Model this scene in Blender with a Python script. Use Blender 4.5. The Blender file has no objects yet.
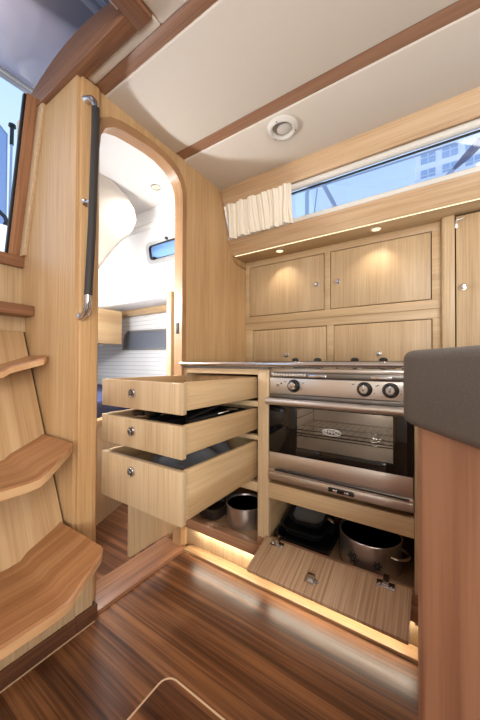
import bpy, bmesh, math, random
from mathutils import Vector, Matrix
random.seed(7)
SC = bpy.context.scene
COL = SC.collection
PI = math.pi

# ------------------------------------------------------------------ helpers
def lin(c):
    return tuple(((v/255)/12.92 if v/255 <= .04045 else ((v/255+.055)/1.055)**2.4) for v in c) + (1.0,)

class MB:
    """collects shapes (world coordinates) that become ONE mesh"""
    def __init__(s): s.bm = bmesh.new()
    def _take(s, t, bev=0, seg=2, smooth=False, edges=None):
        if bev > 0:
            bmesh.ops.bevel(t, geom=[e for e in t.edges] if edges is None else edges, offset=bev, segments=seg,
                            profile=.5, affect='EDGES', clamp_overlap=True)
        bmesh.ops.recalc_face_normals(t, faces=t.faces)
        if smooth:
            for f in t.faces: f.smooth = True
        m = bpy.data.meshes.new('tmp'); t.to_mesh(m); t.free()
        s.bm.from_mesh(m); bpy.data.meshes.remove(m)
        return s
    def box(s, x0, x1, y0, y1, z0, z1, bev=.0015, seg=2, M=None):
        t = bmesh.new()
        bmesh.ops.create_cube(t, size=1)
        for v in t.verts:
            v.co = Vector(((x0+x1)/2+v.co.x*(x1-x0), (y0+y1)/2+v.co.y*(y1-y0), (z0+z1)/2+v.co.z*(z1-z0)))
            if M is not None: v.co = M @ v.co
        return s._take(t, bev, seg)
    def prism(s, pts, axis, a, b, bev=.0015, seg=2, smooth=False, capbev=False, M=None):
        """2D outline pts extruded along axis from a to b; X:(y,z) Y:(x,z) Z:(x,y)"""
        t = bmesh.new()
        def mk(p, w):
            if axis == 'X': c = Vector((w, p[0], p[1]))
            elif axis == 'Y': c = Vector((p[0], w, p[1]))
            else: c = Vector((p[0], p[1], w))
            return M @ c if M is not None else c
        va = [t.verts.new(mk(p, a)) for p in pts]; vb = [t.verts.new(mk(p, b)) for p in pts]
        t.faces.new(va); t.faces.new(vb[::-1]); n = len(pts)
        for i in range(n): t.faces.new((va[i], vb[i], vb[(i+1) % n], va[(i+1) % n]))
        bmesh.ops.recalc_face_normals(t, faces=t.faces)
        ed = None
        if capbev:
            A = set(va); B = set(vb)
            ed = [e for e in t.edges if (e.verts[0] in A) == (e.verts[1] in A)]
        s._take(t, bev, seg, smooth, ed)
        return s
    def ring(s, outer, inner, axis, a, b):
        """two outlines with the same count of points, extruded (open strip if the outlines are open)"""
        t = bmesh.new()
        def mk(p, w):
            return Vector((w, p[0], p[1])) if axis == 'X' else (Vector((p[0], w, p[1])) if axis == 'Y' else Vector((p[0], p[1], w)))
        L = [[t.verts.new(mk(p, w)) for p in o] for o in (outer, inner) for w in (a, b)]
        oa, ob, ia, ib = L; n = len(outer)
        for i in range(n-1):
            j = i+1
            t.faces.new((oa[i], oa[j], ia[j], ia[i])); t.faces.new((ob[i], ib[i], ib[j], ob[j]))
            t.faces.new((oa[i], ob[i], ob[j], oa[j])); t.faces.new((ia[i], ia[j], ib[j], ib[i]))
        for i in (0, n-1): t.faces.new((oa[i], ia[i], ib[i], ob[i]))
        return s._take(t, 0)
    def tube(s, path, r, seg=10, smooth=True):
        t = bmesh.new(); P = [Vector(p) for p in path]; rings = []
        R = r if isinstance(r, (list, tuple)) else [r]*len(P)
        up = None
        for i, p in enumerate(P):
            d = (P[min(i+1, len(P)-1)]-P[max(i-1, 0)]).normalized()
            if up is None:
                up = Vector((0, 0, 1)) if abs(d.z) < .9 else Vector((1, 0, 0))
            x = d.cross(up).normalized(); y = x.cross(d).normalized(); up = y
            rings.append([t.verts.new(p+R[i]*(math.cos(2*PI*k/seg)*x+math.sin(2*PI*k/seg)*y)) for k in range(seg)])
        for a, b in zip(rings, rings[1:]):
            for k in range(seg): t.faces.new((a[k], a[(k+1) % seg], b[(k+1) % seg], b[k]))
        t.faces.new(rings[0]); t.faces.new(rings[-1][::-1])
        s._take(t, 0, smooth=smooth)
        return s
    def lathe(s, prof, c, axis='Z', seg=28, smooth=True, M=None):
        """prof: (radius, height) along axis from c"""
        t = bmesh.new(); c = Vector(c)
        ax = {'X': Vector((1, 0, 0)), 'Y': Vector((0, 1, 0)), 'Z': Vector((0, 0, 1)), '-Y': Vector((0, -1, 0)), '-Z': Vector((0, 0, -1)), '-X': Vector((-1, 0, 0))}[axis] if isinstance(axis, str) else Vector(axis).normalized()
        u = ax.orthogonal().normalized(); w = ax.cross(u); rings = []
        for r, h in prof:
            if r < 1e-6: rings.append([t.verts.new(c+ax*h)])
            else: rings.append([t.verts.new(c+ax*h+r*(math.cos(2*PI*k/seg)*u+math.sin(2*PI*k/seg)*w)) for k in range(seg)])
        for a, b in zip(rings, rings[1:]):
            for k in range(seg):
                A = [a[k % len(a)], a[(k+1) % len(a)]]; B = [b[(k+1) % len(b)], b[k % len(b)]]
                f = []
                for v in A+B:
                    if v not in f: f.append(v)
                if len(f) > 2: t.faces.new(f)
        if len(rings[0]) > 1: t.faces.new(rings[0])
        if len(rings[-1]) > 1: t.faces.new(rings[-1][::-1])
        if M is not None:
            for v in t.verts: v.co = M @ v.co
        s._take(t, 0, smooth=False)
        return s
    def grid(s, fn, nu, nv, smooth=True, thick=0):
        t = bmesh.new()
        G = [[t.verts.new(Vector(fn(i/nu, j/nv))) for j in range(nv+1)] for i in range(nu+1)]
        for i in range(nu):
            for j in range(nv): t.faces.new((G[i][j], G[i+1][j], G[i+1][j+1], G[i][j+1]))
        if thick:
            bmesh.ops.recalc_face_normals(t, faces=t.faces)
            bmesh.ops.solidify(t, geom=t.faces[:], thickness=thick)
        s._take(t, 0, smooth=smooth)
        return s

def thing(name, label, cat, loc=(0, 0, 0), group=None):
    o = bpy.data.objects.new(name, None); COL.objects.link(o)
    o.location = loc; o.empty_display_size = .05
    o['label'] = label; o['category'] = cat
    if group: o['group'] = group
    return o
def worldloc(o):
    v = Vector((0, 0, 0))
    while o is not None: v += Vector(o.location); o = o.parent
    return v
def obj(name, mb, mat, parent=None, label=None, smooth_angle=35):
    me = bpy.data.meshes.new(name)
    bm = mb.bm
    if parent is not None:
        off = worldloc(parent)
        for v in bm.verts: v.co -= off
    bm.normal_update()
    for e in bm.edges:
        if len(e.link_faces) == 2 and e.calc_face_angle(0) > math.radians(smooth_angle): e.smooth = False
    for f in bm.faces: f.smooth = True
    bm.to_mesh(me); bm.free()
    me.materials.append(mat)
    o = bpy.data.objects.new(name, me); COL.objects.link(o); o.parent = parent
    if label: o['label'] = label
    return o
def tag(o, label, cat, group=None):
    o['label'] = label; o['category'] = cat
    if group: o['group'] = group
    return o
def struct(name, mb, mat, parent=None, label=None):
    o = obj(name, mb, mat, parent)
    if parent is None: o['kind'] = 'structure'
    if label: o['label'] = label
    return o
def at(o, loc, name=None):
    """a copy of a thing and all that hangs on it, moved to loc"""
    def cp(a, par):
        c = a.copy(); COL.objects.link(c); c.parent = par
        for ch in [k for k in bpy.data.objects if k.parent == a]: cp(ch, c)
        return c
    c = cp(o, o.parent); c.location = loc
    return c

# ------------------------------------------------------------------ materials
def newmat(name):
    m = bpy.data.materials.new(name); m.use_nodes = True
    nt = m.node_tree; b = nt.nodes['Principled BSDF']
    return m, nt, b
def plain(name, c, rough=.5, metal=0, spec=.5, bump=0, bscale=200, trans=0):
    m, nt, b = newmat(name)
    b.inputs['Base Color'].default_value = lin(c); b.inputs['Roughness'].default_value = rough
    b.inputs['Metallic'].default_value = metal; b.inputs['Specular IOR Level'].default_value = spec
    tc = nt.nodes.new('ShaderNodeTexCoord'); n = nt.nodes.new('ShaderNodeTexNoise')
    n.inputs['Scale'].default_value = bscale; n.inputs['Detail'].default_value = 3
    nt.links.new(tc.outputs['Object'], n.inputs['Vector'])
    mr = nt.nodes.new('ShaderNodeMapRange'); k = .06 if not metal else .015
    mr.inputs[3].default_value = max(0, rough-k); mr.inputs[4].default_value = min(1, rough+k)
    nt.links.new(n.outputs[0], mr.inputs[0]); nt.links.new(mr.outputs[0], b.inputs['Roughness'])
    if bump:
        bp = nt.nodes.new('ShaderNodeBump'); bp.inputs['Strength'].default_value = bump; bp.inputs['Distance'].default_value = .001
        nt.links.new(n.outputs[0], bp.inputs['Height']); nt.links.new(bp.outputs[0], b.inputs['Normal'])
    return m
def wood(name, dark, mid, light, axis='Z', rough=.42, fine=170, broad=12, wfine=.55, coat=0, stretch=1.6):
    m, nt, b = newmat(name); L = nt.links.new
    tc = nt.nodes.new('ShaderNodeTexCoord'); oi = nt.nodes.new('ShaderNodeObjectInfo')
    mul = nt.nodes.new('ShaderNodeVectorMath'); mul.operation = 'SCALE'; mul.inputs[0].default_value = (13.1, 7.7, 9.3)
    L(oi.outputs['Random'], mul.inputs['Scale'])
    add = nt.nodes.new('ShaderNodeVectorMath'); add.operation = 'ADD'
    L(tc.outputs['Object'], add.inputs[0]); L(mul.outputs[0], add.inputs[1])
    def noise(sc, along, det, dist=0):
        mp = nt.nodes.new('ShaderNodeMapping')
        v = [along if k in axis else sc for k in 'XYZ']
        mp.inputs['Scale'].default_value = v
        n = nt.nodes.new('ShaderNodeTexNoise'); n.inputs['Scale'].default_value = 1; n.inputs['Detail'].default_value = det
        n.inputs['Roughness'].default_value = .6; n.inputs['Distortion'].default_value = dist*.3
        L(add.outputs[0], mp.inputs[0]); L(mp.outputs[0], n.inputs['Vector']); return n
    f = noise(fine, stretch*2.2, 3); g = noise(broad, stretch*.45, 2, .6)
    mx = nt.nodes.new('ShaderNodeMix'); mx.inputs[0].default_value = 1-wfine
    L(f.outputs[0], mx.inputs[2]); L(g.outputs[0], mx.inputs[3])
    cr = nt.nodes.new('ShaderNodeValToRGB'); e = cr.color_ramp.elements
    e[0].position = .385; e[0].color = lin(dark); e[1].position = .615; e[1].color = lin(light)
    k = cr.color_ramp.elements.new(.5); k.color = lin(mid)
    L(mx.outputs[0], cr.inputs[0]); L(cr.outputs[0], b.inputs['Base Color'])
    b.inputs['Roughness'].default_value = rough
    if coat:
        b.inputs['Coat Weight'].default_value = coat; b.inputs['Coat Roughness'].default_value = .16
    return m
OAKV = wood('oak_vertical', (175, 147, 112), (188, 161, 125), (199, 174, 138), 'Z')
OAKX = wood('oak_along', (177, 148, 112), (188, 160, 122), (198, 172, 135), 'X', wfine=.45)
OAKY = wood('oak_cross', (170, 138, 98), (186, 155, 114), (198, 169, 129), 'Y', wfine=.35, fine=110)
BULK = wood('oak_bulkhead', (178, 142, 99), (190, 155, 111), (199, 165, 122), 'Z', wfine=.6)
POSTM = wood('oak_post', (174, 134, 90), (190, 152, 106), (201, 165, 119), 'Z', wfine=.5)
TEAKX = wood('beam_teak', (136, 98, 74), (150, 110, 84), (163, 122, 95), 'X')
TEAKY = wood('hatch_teak', (110, 74, 52), (130, 90, 64), (146, 104, 75), 'Y')
TEAKXd = wood('hatch_teak_along', (110, 74, 52), (130, 90, 64), (146, 104, 75), 'X')
TEAKZ = wood('jamb_teak', (132, 88, 58), (150, 105, 72), (164, 119, 85), 'ZX')
TRIMW = wood('window_trim_oak', (170, 138, 104), (190, 158, 122), (203, 173, 138), 'X', wfine=.4, broad=20)
ARCHM = wood('arch_trim', (150, 112, 76), (166, 127, 89), (178, 140, 101), 'ZY')
TREAD = wood('tread_teak', (146, 99, 62), (161, 113, 73), (174, 127, 86), 'YZ', rough=.36, broad=30, fine=120, wfine=.3, coat=.15)
TREADE = wood('tread_edge', (192, 147, 104), (205, 164, 120), (213, 176, 134), 'YZ', rough=.4)
PANELV = wood('ladder_panel', (176, 142, 102), (190, 157, 116), (201, 171, 131), 'ZX', broad=18, wfine=.35)
FLOOR = wood('floor_walnut', (54, 29, 17), (98, 60, 35), (142, 95, 59), 'X', rough=.32, broad=18, fine=110, wfine=.42, coat=.06, stretch=.9)
FLOOR2 = wood('floor_aft', (74, 42, 26), (114, 73, 48), (152, 106, 74), 'X', rough=.3, broad=20, fine=120, wfine=.36, coat=.2)
SILL = wood('threshold_teak', (108, 70, 46), (138, 94, 66), (158, 113, 82), 'Y', rough=.4)
KICK = wood('kick_dark', (70, 42, 28), (90, 56, 38), (108, 70, 48), 'Y', rough=.45)
MARG = wood('margin_teak', (150, 114, 78), (172, 136, 97), (188, 153, 115), 'X', rough=.35, coat=.2)
RAILX = wood('rail_teak', (140, 100, 72), (160, 118, 88), (174, 133, 102), 'X')
FLAPM = wood('flap_zebrano', (156, 122, 92), (184, 150, 118), (198, 167, 136), 'YZ', fine=280, broad=130, wfine=.7)
ISLW = wood('island_wood', (146, 102, 76), (166, 119, 91), (184, 137, 107), 'Z', broad=22, fine=90, wfine=.35)
CEIL = plain('headliner', (214, 205, 192), .75, bump=.15, bscale=400)
WHITE = plain('gelcoat_white', (242, 242, 242), .45)
GREYW = plain('gelcoat_grey', (208, 200, 190), .5)
PLANKW = None
CHROME = plain('chrome', (205, 205, 208), .16, 1)
STEEL = plain('brushed_steel', (216, 210, 203), .3, .95, bscale=900)
DSTEEL = plain('dark_steel', (128, 124, 120), .32, .9)
BLACK = plain('black_enamel', (20, 20, 21), .3)
BLACKM = plain('black_matt', (17, 17, 18), .55)
LEATH = plain('leather', (46, 42, 39), .6, bump=.5, bscale=500)
WPLAS = plain('white_plastic', (214, 210, 202), .4)
GREYIN = plain('vent_inside', (150, 144, 138), .6)
CLOTH = plain('curtain_cloth', (238, 230, 214), .9, bump=.5, bscale=300)
NAVY = plain('navy_fabric', (58, 66, 104), .9, bump=.4, bscale=400)
MITT = plain('mitt_fabric', (104, 106, 110), .95, bump=.6, bscale=350)
GAP = plain('gap_dark', (40, 28, 18), .8)
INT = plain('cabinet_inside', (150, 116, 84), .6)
GREYP = plain('grey_rubber', (128, 124, 120), .5)
def island_top():
    m = plain('solid_surface', (88, 86, 84), .5, bscale=160)
    nt = m.node_tree; b = nt.nodes['Principled BSDF']
    tc = nt.nodes.new('ShaderNodeTexCoord'); v = nt.nodes.new('ShaderNodeTexNoise'); v.inputs['Scale'].default_value = 420; v.inputs['Detail'].default_value = 1
    nt.links.new(tc.outputs['Object'], v.inputs['Vector'])
    cr = nt.nodes.new('ShaderNodeValToRGB'); e = cr.color_ramp.elements
    e[0].position = .5; e[0].color = lin((102, 98, 94)); e[1].position = .8; e[1].color = lin((116, 112, 108))
    nt.links.new(v.outputs[0], cr.inputs[0]); nt.links.new(cr.outputs[0], b.inputs['Base Color'])
    return m
ISLT = island_top()
def planked():
    m = plain('white_planking', (238, 238, 238), .5)
    nt = m.node_tree; b = nt.nodes['Principled BSDF']
    tc = nt.nodes.new('ShaderNodeTexCoord'); w = nt.nodes.new('ShaderNodeTexWave'); w.bands_direction = 'Z'; w.inputs['Scale'].default_value = 8
    nt.links.new(tc.outputs['Object'], w.inputs['Vector'])
    cr = nt.nodes.new('ShaderNodeValToRGB'); e = cr.color_ramp.elements
    e[0].position = .0; e[0].color = lin((196, 198, 204)); e[1].position = .08; e[1].color = lin((238, 238, 238))
    nt.links.new(w.outputs[0], cr.inputs[0]); nt.links.new(cr.outputs[0], b.inputs['Base Color'])
    return m
PLANKW = planked()
def glassm(name, tint, gloss=.12, frost=0, frostc=(200, 200, 220)):
    m = bpy.data.materials.new(name); m.use_nodes = True; nt = m.node_tree; nt.nodes.clear()
    out = nt.nodes.new('ShaderNodeOutputMaterial'); t = nt.nodes.new('ShaderNodeBsdfTransparent'); t.inputs[0].default_value = lin(tint)
    g = nt.nodes.new('ShaderNodeBsdfGlossy'); g.inputs['Roughness'].default_value = .03
    fr = nt.nodes.new('ShaderNodeFresnel'); fr.inputs[0].default_value = 1.45
    mx = nt.nodes.new('ShaderNodeMixShader'); mu = nt.nodes.new('ShaderNodeMath'); mu.operation = 'MULTIPLY_ADD'; mu.inputs[1].default_value = 1.0; mu.inputs[2].default_value = gloss*.3
    nt.links.new(fr.outputs[0], mu.inputs[0]); nt.links.new(mu.outputs[0], mx.inputs[0])
    last = t
    if frost:
        d = nt.nodes.new('ShaderNodeBsdfTranslucent'); d.inputs[0].default_value = lin(frostc)
        m2 = nt.nodes.new('ShaderNodeMixShader'); m2.inputs[0].default_value = frost
        nt.links.new(t.outputs[0], m2.inputs[1]); nt.links.new(d.outputs[0], m2.inputs[2]); last = m2
    nt.links.new(last.outputs[0], mx.inputs[1]); nt.links.new(g.outputs[0], mx.inputs[2]); nt.links.new(mx.outputs[0], out.inputs[0])
    return m
GLASS = glassm('window_glass', (238, 244, 250))
OVENG = glassm('oven_glass', (236, 232, 228), .02)
ACRYL = glassm('smoked_acrylic', (212, 203, 202), .06, .4, (196, 188, 194))
SPRAY = glassm('spray_vinyl', (214, 224, 240), .06, .45, (168, 188, 226))
def emit(name, c, s):
    m = bpy.data.materials.new(name); m.use_nodes = True; nt = m.node_tree; nt.nodes.clear()
    out = nt.nodes.new('ShaderNodeOutputMaterial'); e = nt.nodes.new('ShaderNodeEmission'); e.inputs[0].default_value = lin(c); e.inputs[1].default_value = s
    nt.links.new(e.outputs[0], out.inputs[0]); return m
BULB = emit('spot_bulb', (255, 226, 168), .9)
LEDM = emit('led_strip', (255, 230, 190), .8)
PAINTW = plain('facade_white', (236, 238, 244), .7)
FACW = plain('facade_window', (150, 178, 215), .3)
FACB = plain('facade_beam', (214, 222, 236), .6)
BLUED = plain('sailcover_blue', (60, 76, 116), .8)
MASTG = plain('mast_grey', (150, 164, 190), .4)
LOGO = plain('logo_white', (225, 225, 222), .5)
LINEM = plain('inlay_pale', (206, 176, 140), .5)
CAULK = plain('caulk_pale', (190, 160, 130), .5)

# ------------------------------------------------------------------ camera
cam = bpy.data.cameras.new('camera'); co = bpy.data.objects.new('camera', cam); COL.objects.link(co)
yaw, pitch, roll, foc = .582192, .0114796, -.00437427, 295.6
fw = Vector((-math.sin(yaw)*math.cos(pitch), math.cos(yaw)*math.cos(pitch), math.sin(pitch)))
rt = Vector((math.cos(yaw), math.sin(yaw), 0)); dn = -rt.cross(fw)
c_, s_ = math.cos(roll), math.sin(roll)
rr = c_*rt+s_*dn; dd = -s_*rt+c_*dn
co.matrix_world = Matrix(((rr.x, -dd.x, -fw.x, 0), (rr.y, -dd.y, -fw.y, 0), (rr.z, -dd.z, -fw.z, .93), (0, 0, 0, 1)))
cam.sensor_fit = 'VERTICAL'; cam.sensor_height = 36; cam.lens = foc/720*36; cam.clip_start = .02; cam.clip_end = 200
SC.camera = co

# ------------------------------------------------------------------ key dimensions
XB = -1.07      # saloon face of the bulkhead
F = 1.10        # face of the galley base unit
YB = 1.685      # face of the wall cupboards
CZ = 1.968      # headliner

# ================================================================== SETTING
b = MB(); b.box(-1.19, 2.0, -1.7, 1.2, -.03, 0, 0); struct('floor', b, FLOOR)
b = MB(); b.box(-3.6, -1.19, .57, 2.0, -.03, 0, 0); struct('floor_aft_cabin', b, FLOOR2)
b = MB(); b.box(-1.19, -1.04, .60, 1.10, -.03, .014, .004); struct('trim_3', b, SILL)               # threshold
b = MB(); b.box(-1.04, -.0, 1.078, 1.132, -.01, .012, .003); struct('trim_4', b, MARG)              # margin board at the plinth
b = MB(); b.box(-1.026, -1.022, -.3, .612, -.01, .002, 0); struct('trim_5', b, CAULK)

# bulkhead with arched doorway
arch_in = [(1.083, 0), (1.083, 1.76), (1.079, 1.80), (1.064, 1.836), (1.038, 1.864), (1.0, 1.883), (.945, 1.897), (.88, 1.899), (.81, 1.893), (.742, 1.884), (.694, 1.868), (.66, 1.84), (.642, 1.80), (.637, 1.74), (.637, 0)]
arch_out = [(1.112, 0), (1.112, 1.775), (1.107, 1.822), (1.09, 1.866), (1.058, 1.898), (1.012, 1.92), (.95, 1.932), (.88, 1.935), (.805, 1.929), (.733, 1.918), (.68, 1.9), (.643, 1.87), (.630, 1.81), (.628, 1.74), (.628, 0)]
b = MB()
out = [(.57, 0), (.57, 1.99), (1.20, 1.99), (1.38, 1.99), (1.40, 1.956), (1.46, 1.80), (1.495, 1.70), (1.516, 1.65), (1.528, 1.625), (1.55, 1.625), (1.76, 1.625), (1.76, 0)]
t = bmesh.new()
from mathutils.geometry import tessellate_polygon
arch_mid = [((p[0]*.5+q[0]*.5), (p[1]*.5+q[1]*.5)) for p, q in zip(arch_in, arch_out)]
poly = out + arch_mid; n = len(poly)
va = [t.verts.new((XB, p[0], p[1])) for p in poly]; vb = [t.verts.new((XB-.035, p[0], p[1])) for p in poly]
for tri in tessellate_polygon([[Vector((p[0], p[1], 0)) for p in poly]]):
    t.faces.new([va[i] for i in tri]); t.faces.new([vb[i] for i in tri][::-1])
for i in range(n): t.faces.new((va[i], vb[i], vb[(i+1) % n], va[(i+1) % n]))
b._take(t)
WL = struct('wall_left', b, BULK)
b = MB(); b.box(-1.13, -1.1055, .57, 1.76, 1.95, 2.14, 0); struct('wall_left_header', b, WHITE)
b = MB(); b.ring(arch_out, arch_in, 'X', XB-.05, XB+.006); struct('trim_6', b, ARCHM)
b = MB(); b.prism([(1.40, 1.956), (1.46, 1.80), (1.495, 1.70), (1.516, 1.65), (1.528, 1.615), (1.55, 1.59), (1.59, 1.577), (1.685, 1.574), (1.685, 1.562), (1.585, 1.565), (1.543, 1.579), (1.518, 1.608), (1.505, 1.64), (1.483, 1.70), (1.448, 1.80), (1.39, 1.956)], 'X', XB-.01, XB+.008, .002)
struct('trim_7', b, ARCHM)
b = MB(); b.box(XB-.034, XB-.018, 1.079, 1.0845, 1.08, 1.135, .001); struct('trim_8', b, BLACKM)     # strike plate in the jamb

# post that carries the grab rail, side wall of the companionway
b = MB(); b.box(XB-.02, XB+.016, .562, .632, .0, 1.968, .006, 3); struct('trim_9', b, POSTM)
b = MB(); b.box(-1.575, XB+.004, .55, .575, 0, 2.02, .001); struct('wall_companionway', b, BULK)
b = MB(); b.box(-1.62, -1.50, -.35, .552, .0, 1.345, .001); struct('wall_cockpit', b, OAKV)
b = MB(); b.box(-1.60, -1.478, -.35, .552, 1.338, 1.385, .004); struct('trim_10', b, TEAKY)
# sloping jamb of the companionway
def sl(z): return -1.318-.27*(1.925-z)
b = MB(); b.prism([(sl(1.385)-.075, 1.385), (sl(1.385)-.03, 1.385), (sl(1.99)-.03, 1.99), (sl(1.99)-.075, 1.99)], 'Y', .497, .552, .002); struct('trim_11', b, TEAKZ)
b = MB(); b.prism([(sl(1.385)-.05, 1.385), (sl(1.385)-.035, 1.385), (sl(1.985)-.035, 1.985), (sl(1.985)-.05, 1.985)], 'Y', .488, .4968, .001); struct('trim_12', b, BLACKM)
b = MB(); b.prism([(sl(1.385)-.03, 1.385), (sl(1.385)+.012, 1.385), (sl(1.99)+.012, 1.99), (sl(1.99)-.03, 1.99)], 'Y', .535, .553, .004); struct('trim_13', b, OAKV)

# headliner panels and beams
b = MB()
for (x0, x1, y0, y1) in ((-1.09, 2.0, .662, 1.040), (-1.09, 2.0, 1.096, 1.46), (-.70, 2.0, -1.7, .616), (-1.06, -.70, .578, .616)):
    b.box(x0, x1, y0, y1, CZ, CZ+.06, .008, 3)
b.box(-.8, 2.0, -1.7, 1.5, CZ+.03, CZ+.10, 0); b.box(-1.09, -.69, .585, 1.5, CZ+.03, CZ+.10, 0)
struct('ceiling', b, CEIL)
b = MB(); b.box(-1.075, 2.0, .616, .662, CZ+.004, CZ+.05, .002); struct('trim_1', b, TEAKX)
b = MB(); b.box(-1.075, 2.0, 1.040, 1.096, CZ+.004, CZ+.05, .002); struct('trim_2', b, TEAKX)

# coachroof side: trim, port window, fascia
b = MB(); b.prism([(1.395, 1.99), (1.432, 1.877), (1.46, 1.882), (1.47, 1.99)], 'X', XB+.002, 2.0, .003); struct('trim_14', b, TRIMW)
b = MB(); b.prism([(1.483, 1.692), (1.500, 1.695), (1.560, 1.615), (1.530, 1.606)], 'X', XB+.002, 2.0, .003); FASC = struct('trim_15', b, TRIMW)
b = MB(); b.box(XB+.002, 2.0, 1.535, YB+.03, 1.608, 1.64, .001); struct('trim_16', b, OAKX)        # soffit over the cupboards
WIN = MB(); WIN.prism([(1.4655, 1.842), (1.469, 1.843), (1.503, 1.692), (1.4995, 1.691)], 'X', XB, 2.0, 0)
win = struct('window_1', WIN, GLASS); 
b = MB(); b.prism([(1.464, 1.846), (1.474, 1.847), (1.475, 1.8405), (1.465, 1.8395)], 'X', XB, 2.0, .001); obj('frame_seal', b, BLACKM, win)
b = MB(); b.tube([(XB+.42, 1.452, 1.862), (2.0, 1.452, 1.862)], .0165, 14); obj('roller_tube', b, WPLAS, win, 'white roller blind tube along the window top')
b = MB(); b.prism([(1.478, 1.712), (1.488, 1.714), (1.499, 1.692), (1.481, 1.692)], 'X', XB, 2.0, .002); obj('sill_strip', b, WPLAS, win, 'white strip along the foot of the glass')
b = MB(); b.prism([(1.486, 1.716), (1.498, 1.718), (1.5, 1.711), (1.488, 1.709)], 'X', XB, 2.0, 0); obj('lower_seal', b, BLACKM, win)

# wall behind the cupboards, far walls of the saloon
b = MB(); b.box(XB, 2.0, YB+.35, YB+.4, 0, 1.65, 0); b.box(XB, 2.0, 1.56, YB+.4, 1.64, 1.69, 0); struct('wall_back', b, OAKV)
b = MB(); b.box(2.0, 2.05, -1.7, 1.75, 0, 2.06, 0); struct('wall_right', b, OAKV)
b = MB(); b.box(-1.5, 2.0, -1.75, -1.7, 0, 2.06, 0); struct('wall_front', b, WHITE)
b = MB(); b.box(-1.10, -1.04, -1.7, -.35, 0, 2.06, 0); struct('wall_left_far', b, BULK)

# sliding hatch opening in the coachroof: coaming beams
b = MB()
arc = [(-1.47, 1.962), (-1.46, 2.0)] + [(-1.46+.76*i/14, 1.995+.088*math.sin(PI*(.08+.86*i/14))) for i in range(15)] + [(-.705, 1.958)]
b.prism(arc, 'Y', .530, .580, .004, 2); struct('trim_17', b, TEAKXd)
b = MB(); b.box(-.765, -.700, -.5, .582, 1.956, 2.045, .004); struct('trim_18', b, TEAKY)

# ------------------------------------------------------------------ aft cabin seen through the doorway
b = MB(); b.prism([(-1.105, .60), (-1.105, 1.60), (-3.6, 1.60), (-3.6, 1.548), (-1.40, .60)], 'Z', 2.12, 2.15, 0); struct('ceiling_aft_cabin', b, plain('aft_headliner', (222, 222, 222), .6))
b = MB(); b.prism([(1.512, 2.13), (1.62, 1.50), (1.62, 1.455), (1.70, 1.44), (2.0, 1.44), (2.0, 2.13)], 'X', -3.6, -1.105, .012, 3); struct('wall_hull_upper', b, WHITE)
b = MB(); b.box(-3.6, -1.105, 1.86, 1.92, 0, 1.44, 0); struct('wall_hull_lower', b, PLANKW)
b = MB(); b.box(-3.6, -1.105, 1.80, 1.862, 1.385, 1.445, .002); struct('trim_19', b, OAKX)
b = MB(); b.box(-3.62, -3.56, 1.54, 2.0, 0, 2.15, 0); b.box(-3.62, -3.56, .55, 1.54, 0, 1.43, 0); struct('wall_transom', b, WHITE)
b = MB(); b.box(-3.6, -1.575, .552, .60, 0, 1.42, 0); b.box(-1.575, -1.10, .576, .60, 1.40, 2.15, 0)
b.prism([(-1.40, .585), (-3.6, 1.548), (-3.6, .56), (-1.57, .56)], 'Z', 1.40, 1.43, 0); b.prism([(-1.39, .60), (-3.6, 1.55), (-3.6, 1.52), (-1.41, .585)], 'Z', 1.40, 2.15, 0); struct('wall_cabin_side', b, WHITE)
b = MB(); b.box(-1.235, -1.20, 1.137, 1.75, 0, 1.325, .002); struct('trim_20', b, OAKV)
b = MB(); b.box(-3.6, -1.105, 1.515, 1.545, 2.02, 2.035, .004); b.box(-3.6, -1.105, 1.525, 1.55, 1.985, 1.995, .003); struct('trim_21', b, WHITE)
# cockpit moulding bulging into the cabin
pts = [(1.009, 2.13), (1.088, 2.11), (1.159, 2.075), (1.235, 2.034), (1.283, 1.981), (1.30, 1.912), (1.268, 1.818), (1.177, 1.718), (1.114, 1.632), (1.06, 1.547), (1.0, 1.455), (.965, 1.46), (.95, 1.50), (.95, 2.11)]
pts = [(p[0]*1.03, .93+(p[1]-.93)*1.03) for p in pts]
b = MB(); b.prism(pts, 'X', -1.75, -2.2, .05, 6, capbev=True); struct('trim_22', b, GREYW)
# port in the upper hull side
def portpts(x0, x1, z0, z1, r):
    P = []
    for (cx, cz, a0) in ((x1-r, z1-r, 0), (x0+r, z1-r, 90), (x0+r, z0+r, 180), (x1-r, z0+r, 270)):
        for k in range(6):
            a = math.radians(a0+18*k); P.append((cx+r*math.cos(a), cz+r*math.sin(a)))
    return P
tiltM = Matrix.Translation((0, 1.566, 1.80)) @ Matrix.Rotation(math.atan(.185), 4, 'X') @ Matrix.Translation((0, 0, -1.80))
def ringshape(outer, inner, y0, y1, M):
    b = MB(); o = outer+[outer[0]]; i = inner+[inner[0]]
    b.ring(o, i, 'Y', y0, y1)
    for v in b.bm.verts: v.co = M @ v.co
    return b
w2 = struct('window_2', MB().prism(portpts(-1.88, -1.35, 1.735, 1.855, .03), 'Y', -.010, -.004, 0, M=tiltM), plain('port_glass', (120, 160, 215), .08))
obj('frame', ringshape(portpts(-1.905, -1.33, 1.712, 1.878, .045), portpts(-1.87, -1.36, 1.742, 1.848, .028), -.028, 0, tiltM), plain('port_frame', (186, 186, 188), .3, .4), w2, 'metal frame')
obj('seal', ringshape(portpts(-1.872, -1.358, 1.740, 1.850, .03), portpts(-1.866, -1.364, 1.745, 1.845, .025), -.030, -.006, tiltM), BLACKM, w2)
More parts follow.
